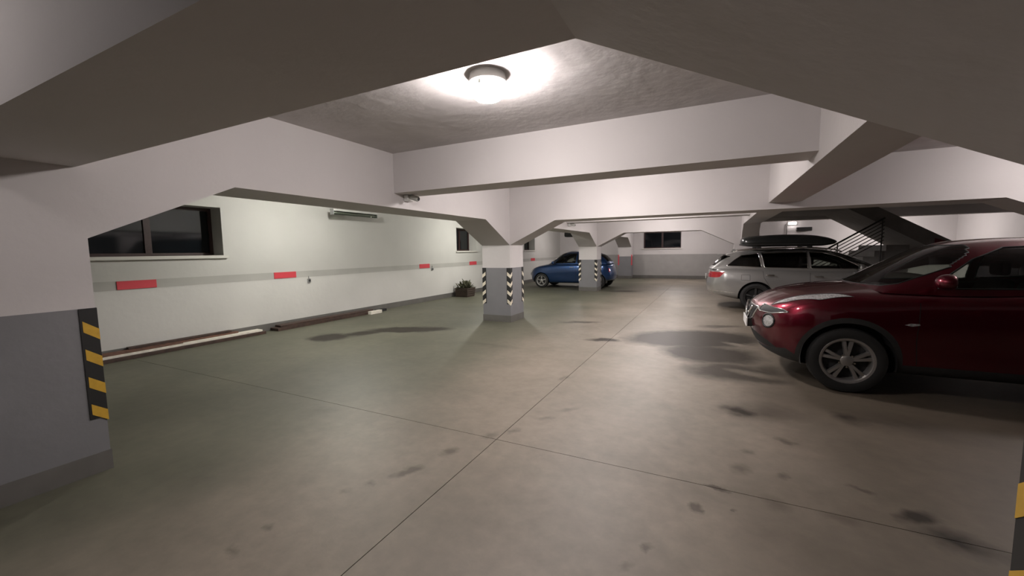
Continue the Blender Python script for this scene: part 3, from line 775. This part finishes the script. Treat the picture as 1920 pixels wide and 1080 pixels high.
car2 = empty('estate_car', (4.69, 12.02, 0), math.pi); tag(car2, 'silver estate car with a black roof box parked beyond the red car', 'car')
J = []
J.append(('gh', [(-.60, 1.03), (.60, 1.03), (.66, 1.06), (.57, 1.36), (.52, 1.41), (-.52, 1.41), (-.57, 1.36), (-.66, 1.06)], 0, lambda c, n: n.x < -.2 and c.x < 2.6, 'windshield', M['gl'], None))
J.append(('gh', [(1.72, 1.005), (2.70, 1.015), (2.70, 1.385), (2.45, 1.37), (2.15, 1.27)], 1, side, 'front_side_window', M['gl'], (.009, M['chrome'])))
J.append(('gh', [(2.76, 1.015), (3.60, 1.035), (3.66, 1.37), (2.76, 1.39)], 1, side, 'rear_side_window', M['gld'], (.009, M['chrome'])))
J.append(('gh', [(3.66, 1.038), (4.40, 1.065), (4.22, 1.22), (4.08, 1.32), (3.72, 1.365)], 1, side, 'quarter_window', M['gld'], (.009, M['chrome'])))
J.append(('gh', [(-.60, 1.07), (.60, 1.07), (.52, 1.31), (-.52, 1.31)], 0, lambda c, n: n.x > .2 and c.x > 4.2, 'rear_window', M['gld'], None))
J.append(('lo', [(4.43, .92), (4.90, .92), (4.90, .78), (4.62, .78), (4.54, .80)], 1, lambda c, n: c.x > 4.3 and abs(c.y) > .42, 'tail_light', M['tail'], None))
J.append(('lo', [(0.0, .15), (5.0, .15), (5.0, .40), (4.72, .36), (4.25, .30), (3.6, .27), (.6, .27), (0, .30)], 1, lambda c, n: True, 'lower_cladding', M['dplastic'], None))
J.append(('lo', strip([(4.86, .46), (4.55, .455), (4.22, .42)], .006), 1, side, 'bumper_strip', M['chrome'], None))
J.append(('lo', strip([(2.73, .28), (2.73, .92)]), 1, side, 'door_seam', M['gap'], None))
J.append(('lo', strip([(3.50, .60), (3.62, .80), (3.64, .95)]), 1, side, 'door_seam', M['gap'], None))
J.append(('lo', strip([(1.55, .28), (1.52, .88)]), 1, side, 'door_seam', M['gap'], None))
J.append(('lo', [(3.90, .73), (4.08, .735), (4.08, .86), (3.90, .86)], 1, lambda c, n: c.y > 0 and abs(n.y) > .3, 'fuel_flap', M['silver'], (.003, M['gap'])))
for sd in (-1, 1):
    J.append(('lo', [(sd*.45, .70), (sd*.80, .76), (sd*.84, .68), (sd*.50, .60)], 0, lambda c, n: n.x < -.1 and c.x < .8, 'headlight', M['lens'], None))
J.append(('lo', [(-.40, .72), (.40, .72), (.36, .48), (-.36, .48)], 0, lambda c, n: n.x < -.2 and c.x < .8, 'grille', M['black'], (.01, M['chrome'])))
finish_car(car2, SS, lo, gh, M['silver'], J)
mirrors(car2, M['silver'], 1.85, .86, 1.05)
handles(car2, M['chrome'], [(2.58, .935, .84), (3.50, .935, .86)])
for sd in (-1, 1):   # raised roof rails
    bm = bmesh.new(); ys = sd*.60
    tube(bm, [(2.12, ys, 1.385), (2.25, ys, 1.44), (2.6, ys, 1.485), (3.2, ys, 1.495), (3.8, ys, 1.475), (4.15, ys, 1.445), (4.27, ys, 1.40)], .016, 8); obj('roof_rail', bm, M['chrome'], car2, True)
bm = bmesh.new(); box(bm, 4.42, 4.60, -.60, .60, 1.335, 1.36, .01); obj('rear_spoiler', bm, M['silver'], car2)
bm = prism(bmesh.new(), [(4.12, 1.42), (4.30, 1.40), (4.25, 1.475), (4.22, 1.48)], 1, -.02, .02); obj('shark_fin_antenna', bm, M['silver'], car2)
bm = bmesh.new(); box(bm, 4.855, 4.87, -.26, .26, .72, .83, .004); obj('number_plate', bm, M['plate'], car2)

# roof box on the silver car (rests on it: a thing of its own)
rb = empty('roof_box', (4.69, 12.02, 0), math.pi); tag(rb, 'long glossy black roof box strapped on the silver estate car', 'roof box')
M['boxblack'] = mat('roof_box_plastic', (.012, .014, .014), .28, coat=.3)
def loft_box(x0, x1, zb_, prof, wd, n=50, m=24, ex=3.2, top=True):
    f = pchip(prof); bm = bmesh.new(); rows = []
    for i in range(n+1):
        x = x0+(x1-x0)*(.5-.5*math.cos(math.pi*i/n)); t = (x-x0)/(x1-x0)
        k = (max(0, 1-abs(2*t-1)**12))**(1/3); h = f(x); row = []
        for j in range(m+1):
            th = math.pi/2*j/m; row.append((x, -wd*k*math.cos(th)**(2/ex), zb_+h*k**.35*math.sin(th)**(2/ex)))
        rows.append([(x, 0, zb_)]+row)
    grid_to_bm(bm, rows); return bm
YBX = .28
def shift(bm, dy): bmesh.ops.translate(bm, verts=bm.verts, vec=(0, dy, 0)); return bm
obj('lid', shift(loft_box(2.18, 4.10, 1.595, [(2.18, .05), (2.35, .12), (2.7, .19), (3.2, .215), (3.7, .20), (4.0, .185), (4.10, .15)], .36), YBX), M['boxblack'], rb, True)
o = obj('tray', shift(loft_box(2.20, 4.12, 1.595, [(2.2, -.03), (2.5, -.07), (3.8, -.07), (4.12, -.03)], .365), YBX), M['dplastic'], rb, True)
for x in (2.72, 3.72):
    bm = bmesh.new(); box(bm, x-.035, x+.035, -.62, .62, 1.515, 1.54, .008); cb = obj('crossbar', bm, M['black'], rb)
    for sd in (-1, 1):
        bm = bmesh.new(); box(bm, x-.05, x+.05, sd*.60-.03, sd*.60+.03, 1.48, 1.535, .01); obj('bar_foot', bm, M['black'], cb)

# ---------------- small blue hatchback behind the far column
M['blue'] = mat('blue_paint', (.006, .037, .125), .32, .6, coat=1)
SF = dict(L=3.55, n=90, m=44, nf=2.4, nr=2.4,
 zb=[(0, .26), (.4, .20), (.9, .19), (2.6, .20), (3.1, .26), (3.55, .34)],
 W=[(0, .70), (.4, .79), (.7, .81), (2.0, .812), (3.0, .80), (3.55, .70)],
 zs=[(0, .66), (.2, .76), (.6, .87), (1.1, .93), (2.5, .97), (3.2, .96), (3.55, .90)],
 zc=[(0, .70), (.2, .82), (.5, .91), (.9, .98), (1.4, 1.0), (3.2, 1.0), (3.55, .95)],
 xf=[(.2, .10), (.4, .02), (.6, .01), (.8, .08), (1.0, .14)], xr=[(.2, .1), (.5, 0), (.8, .05), (1.0, .1)],
 bulge=[(.68, .02, .36, .26, .62), (2.98, .02, .36, .26, .62), (1.85, -.012, .6, .12, .5)],
 zt=[(.78, .96), (1.0, 1.11), (1.25, 1.28), (1.5, 1.41), (1.8, 1.475), (2.2, 1.485), (2.7, 1.44), (3.05, 1.34), (3.3, 1.16), (3.45, .98)],
 wg=[(.78, .64), (1.2, .70), (2.0, .72), (2.8, .69), (3.45, .58)], belt=[(.78, .94), (2.0, .95), (3.45, .96)],
 tum=.24, bow=.28, ex=2.8, axles=(.68, 2.98), arch=.335, wr=.295, rim=.20, hw=.815, ww=.185, spokes=5, twin=False, mrim=M['alloy'],
 cab=(.95, 3.2), cabw=.62, seats=(1.35, 2.1), seatz=.95, dash=.9, dashz=.97)
lo, gh = build_shell(SF)
car3 = empty('hatchback_car', (-6.98, 16.12, 0)); tag(car3, 'small rounded blue hatchback parked behind the far striped column', 'car')
J = []
J.append(('gh', [(-.52, 1.01), (.52, 1.01), (.57, 1.04), (.50, 1.36), (.45, 1.41), (-.45, 1.41), (-.50, 1.36), (-.57, 1.04)], 0, lambda c, n: n.x < -.2 and c.x < 1.8, 'windshield', M['gl'], None))
J.append(('gh', [(1.22, 1.0), (2.10, 1.01), (2.10, 1.37), (1.75, 1.37), (1.45, 1.24)], 1, side, 'front_side_window', M['gl'], (.008, M['black'])))
J.append(('gh', [(2.18, 1.01), (2.85, 1.04), (2.75, 1.24), (2.55, 1.34), (2.18, 1.37)], 1, side, 'rear_side_window', M['gld'], (.008, M['black'])))
J.append(('gh', [(-.45, 1.06), (.45, 1.06), (.38, 1.32), (-.38, 1.32)], 0, lambda c, n: n.x > .2 and c.x > 2.6, 'rear_window', M['gld'], None))
for sd in (-1, 1):
    J.append(('lo', circ(sd*.56, .70, .085, 18), 0, lambda c, n: n.x < -.1 and c.x < .7, 'headlight', M['lens'], (.006, M['chrome'])))
    J.append(('lo', [(sd*.50, .66), (sd*.58, .66), (sd*.57, .80), (sd*.50, .80)], 0, lambda c, n: n.x > .1 and c.x > 2.8, 'tail_light', M['tail'], None))
J.append(('lo', [(-.45, .45), (.45, .45), (.40, .34), (-.40, .34)], 0, lambda c, n: n.x < -.1 and c.x < .7, 'lower_grille', M['black'], None))
J.append(('lo', strip([(1.12, .25), (1.10, .6), (1.14, .92)]), 1, side, 'door_seam', M['gap'], None))
J.append(('lo', strip([(2.14, .26), (2.14, .93)]), 1, side, 'door_seam', M['gap'], None))
finish_car(car3, SF, lo, gh, M['blue'], J)
mirrors(car3, M['blue'], 1.22, .76, 1.02, .08, .09, .065)
handles(car3, M['chrome'], [(1.98, .80, .84)])
bm = bmesh.new(); box(bm, -.03, -.015, -.26, .26, .48, .59, .004); obj('number_plate', bm, M['plate'], car3)

# ------------------------------------------------------------------ planks along the window wall
def plank(x0, x1, y0, y1, z0, z1, m, label, rot=0, grp=None, tilt=0):
    e = bmesh.new(); box(e, -(x1-x0)/2, (x1-x0)/2, -(y1-y0)/2, (y1-y0)/2, 0, z1-z0, .003)
    o = obj('plank', e, m); o.location = ((x0+x1)/2, (y0+y1)/2, z0); o.rotation_euler = (tilt, 0, rot); tag(o, label, 'plank', grp); return o
plank(-7.87, -7.63, 1.9, 4.72, 0, .05, M['bplank'], 'dark brown board on the floor under the long white plank')
plank(-7.84, -7.67, 1.95, 4.68, .051, .085, M['wplank'], 'long white-faced plank lying on a dark board beside the window wall')
plank(-7.87, -7.77, 1.9, 4.30, .086, .115, M['bplank2'], 'reddish brown batten lying on the long white plank', 0)
plank(-7.875, -7.80, 2.75, 4.20, .117, .150, M['bplank'], 'short dark batten on top of the plank pile')
plank(-7.755, -7.70, 1.9, 3.40, .086, .104, M['bplank2'], 'thin reddish batten on the front edge of the white plank', 0)
plank(-7.86, -7.62, 4.95, 7.55, 0, .055, M['bplank'], 'long dark brown board on the floor beyond the white plank')
plank(-7.86, -7.68, 5.05, 7.50, .056, .095, M['bplank'], 'second dark brown board stacked on the far board')
plank(-7.60, -7.50, 7.25, 7.62, 0, .075, M['wplank'], 'short white block at the end of the dark boards')
plank(-7.78, -7.66, 7.64, 7.95, 0, .06, M['black'], 'short black block beyond the white block')

# ------------------------------------------------------------------ red reserved plates, sockets on the wall
for k, (y0, z) in enumerate(((2.72, 1.015), (5.12, 1.02), (9.62, 1.03), (12.40, 1.03), (17.9, 1.03))):
    lab = ['red reserved plate on the grey band under the two-pane window', 'red reserved plate on the grey band above the dark boards', 'red reserved plate on the grey band beside a small socket, short of the planter', 'red reserved plate on the grey band above the planter', 'red reserved plate on the grey band in front of the blue car'][k]
    o = boxo('wall_plate', M['red'], None, XL+.003, XL+.013, y0, y0+.48, z, z+.125, .002); tag(o, lab, 'sign')
def socket(y, z, label):
    e = empty('wall_socket', (XL, y, z)); tag(e, label, 'socket')
    boxo('cover', M['metal'], e, .001, .035, -.035, .035, -.04, .04, .004)
    obj('outlet', lathe(bmesh.new(), [(.022, .035), (.022, .045), (.015, .046), (.001, .040)], 16, 'X'), M['dplastic'], e)
    bm = tube(bmesh.new(), [(.015, 0, .04), (.015, 0, .10)], .008); obj('cable_stub', bm, M['metal'], e)
socket(5.89, .93, 'small metal socket on the wall below the grey band near the dark boards'); socket(10.22, .985, 'small socket on the grey band right beside a red plate')

# ------------------------------------------------------------------ unlit tube luminaire on the window wall
M['clear'] = glass('clear_cover', (.75, .82, .75), .1)
e = empty('tube_luminaire', (-7.55, 6.95, 2.42)); tag(e, 'unlit fluorescent tube luminaire hung beside the window wall', 'lamp')
boxo('housing', M['plastic'], e, -.06, .06, -.65, .65, .03, .07, .01)
boxo('tube_cover', M['clear'], e, -.05, .05, -.64, .64, -.05, .03, .02)
bm = tube(bmesh.new(), [(0, -.60, 0), (0, .60, 0)], .013); obj('fluorescent_tube', bm, M['plastic'], e)
for y in (-.655, .64): boxo('end_cap', M['metal'], e, -.055, .055, y, y+.015, -.055, .075, .003)
for y in (-.5, .5): obj('hanger_rod', tube(bmesh.new(), [(0, y, .06), (0, y, .38)], .006), M['metal'], e)

# ------------------------------------------------------------------ small cameras under the secondary beams
def beam_camera(y, label):
    e = empty('security_camera', (AX1, y, 2.29)); tag(e, label, 'camera', 'beam cameras')
    boxo('junction_box', M['plastic'], e, .002, .075, -.06, .06, -.085, -.005, .006)
    bm = lathe(bmesh.new(), [(.001, -.06), (.034, -.06), (.036, .05), (.030, .06), (.001, .06)], 20, 'X'); bmesh.ops.rotate(bm, verts=bm.verts, matrix=Matrix.Rotation(.3, 3, 'Y')); bmesh.ops.translate(bm, verts=bm.verts, vec=(.15, 0, -.05)); o = obj('camera_body', bm, M['ring'], e, 'auto')
    bm = lathe(bmesh.new(), [(.024, .0605), (.022, .064), (.001, .064)], 16, 'X'); bmesh.ops.rotate(bm, verts=bm.verts, matrix=Matrix.Rotation(.3, 3, 'Y')); bmesh.ops.translate(bm, verts=bm.verts, vec=(.15, 0, -.05)); obj('camera_lens', bm, M['black'], o)
    boxo('arm', M['metal'], e, .075, .11, -.012, .012, -.06, -.035)
beam_camera(4.42, 'small white camera under the shallow beam behind the lit lamp')
beam_camera(11.36, 'small camera under the shallow beam beyond the chevron column')
e = empty('unit_heater', (-5.9, 18.0, 2.8)); tag(e, 'dark hanging unit heater above the blue car', 'heater')
boxo('casing', M['dplastic'], e, -.28, .28, -.2, .2, -.68, -.45, .06); boxo('louver_panel', M['black'], e, -.22, .22, -.21, -.2, -.65, -.48)
for x in (-.2, .2): obj('hanger_rod', tube(bmesh.new(), [(x, 0, -.46), (x, 0, 0)], .008), M['metal'], e)

# ------------------------------------------------------------------ planter with a dry plant
e = empty('planter', (-7.52, 11.50, 0)); tag(e, 'brown square planter with a dry leafy plant against the window wall', 'planter')
bm = bmesh.new()
def ringbox(bm, h0, z0, h1, z1):
    a = [bm.verts.new((sx*h0, sy*h0, z0)) for sx, sy in ((-1, -1), (1, -1), (1, 1), (-1, 1))]; b = [bm.verts.new((sx*h1, sy*h1, z1)) for sx, sy in ((-1, -1), (1, -1), (1, 1), (-1, 1))]
    for i in range(4): bm.faces.new((a[i], a[(i+1) % 4], b[(i+1) % 4], b[i]))
    return a, b
a, b = ringbox(bm, .225, 0, .25, .30); bm.faces.new(a[::-1]); ringbox(bm, .25, .30, .22, .30); ringbox(bm, .22, .30, .21, .22)
bmesh.ops.remove_doubles(bm, verts=bm.verts, dist=1e-4); bmesh.ops.recalc_face_normals(bm, faces=bm.faces); obj('tub', bm, M['wicker'], e)
for z in (.06, .13, .20, .27):
    h = .225+.025*z/.3+.004; bm = bmesh.new()
    tube(bm, [(-h, -h, z), (h, -h, z), (h, h, z), (-h, h, z)], .012, 6, True); obj('weave_band', bm, M['wicker'], e)
boxo('soil', M['soil'], e, -.213, .213, -.213, .213, .20, .24)
lm = bpy.data.meshes.new('leaf'); bm = bmesh.new()
pts = [(0, 0, 0), (.018, .03, .006), (.022, .07, .014), (.012, .11, .012), (0, .14, 0), (-.012, .11, .012), (-.022, .07, .014), (-.018, .03, .006)]
vs = [bm.verts.new(p) for p in pts]; mid = [bm.verts.new((0, .05, 0)), bm.verts.new((0, .1, 0))]
for q in ((vs[0], vs[1], vs[2], mid[0]), (mid[0], vs[2], vs[3], mid[1]), (mid[1], vs[3], vs[4]), (vs[0], mid[0], vs[6], vs[7]), (mid[0], mid[1], vs[5], vs[6]), (mid[1], vs[4], vs[5])): bm.faces.new(q)
bm.to_mesh(lm); bm.free(); lm.materials.append(M['leaf'])
for k in range(190):
    o = link(bpy.data.objects.new('leaf', lm), e); a = random.uniform(0, 6.28); r = random.uniform(0, .24)
    o.location = (r*math.cos(a), r*math.sin(a), random.uniform(.25, .27+.17*(1-r*2.2))); o.rotation_euler = (random.uniform(-.3, 1.2), random.uniform(-.5, .5), random.uniform(0, 6.28)); s = random.uniform(.9, 1.6); o.scale = (s, s, s)
for k in range(8):
    a = k*.8; obj('stem', tube(bmesh.new(), [(.05*math.cos(a), .05*math.sin(a), .235), (.14*math.cos(a), .14*math.sin(a), .38)], .006, 5), M['wicker'], e)

# ------------------------------------------------------------------ concrete staircase behind the silver car
st = empty('staircase', (2.4, 15.26, 0)); tag(st, 'concrete staircase with slanting dark railing behind the silver car', 'staircase', kind='structure')
for k in range(9):
    boxo('step', M['conc'], st, .0+k*.255, .255*9+.25, 0, 2.5, k*.17, (k+1)*.17)
rl = empty('stair_railing', (2.3, 15.18, 0)); tag(rl, 'dark metal stair railing of seven sloping bars behind the silver car', 'railing')
SL = .17/.255
for k in range(7):
    z0 = .90-k*.105
    obj('rail_bar' if k else 'handrail', tube(bmesh.new(), [(-.05, 0, z0), (2.05, 0, z0+2.1*SL)], .024 if k == 0 else .013, 8), M['rail'], rl)
for x in (.1, 1.0, 2.0):
    obj('post', tube(bmesh.new(), [(x, 0, 0), (x, 0, .93+x*SL)], .018, 8), M['rail'], rl)
# upper flight: sloping slab with a solid side, landing above
uf = empty('stair_flight', (0, 0, 0)); tag(uf, 'dark sloping underside of the upper stair flight behind the silver car', 'stair flight', kind='structure')
def zsl(x): return 2.62-.63*(x-3.51)
bm = prism(bmesh.new(), [(3.51, 2.62), (5.95, zsl(5.95)), (5.95, zsl(5.95)+.44), (3.93, 2.795), (3.51, 2.795)], 1, 15.25, 18.19); obj('flight_slab', bm, M['conc'], uf)
boxo('landing', M['conc'], uf, 1.26, 3.51, 15.25, 18.19, 2.62, 2.795)
bm = prism(bmesh.new(), [(5.45, zsl(5.45)+.02), (5.94, zsl(5.94)+.02), (5.94, zsl(5.94)+.43), (5.45, zsl(5.45)+.30)], 1, 15.235, 15.249); obj('end_panel', bm, M['dred'], uf)
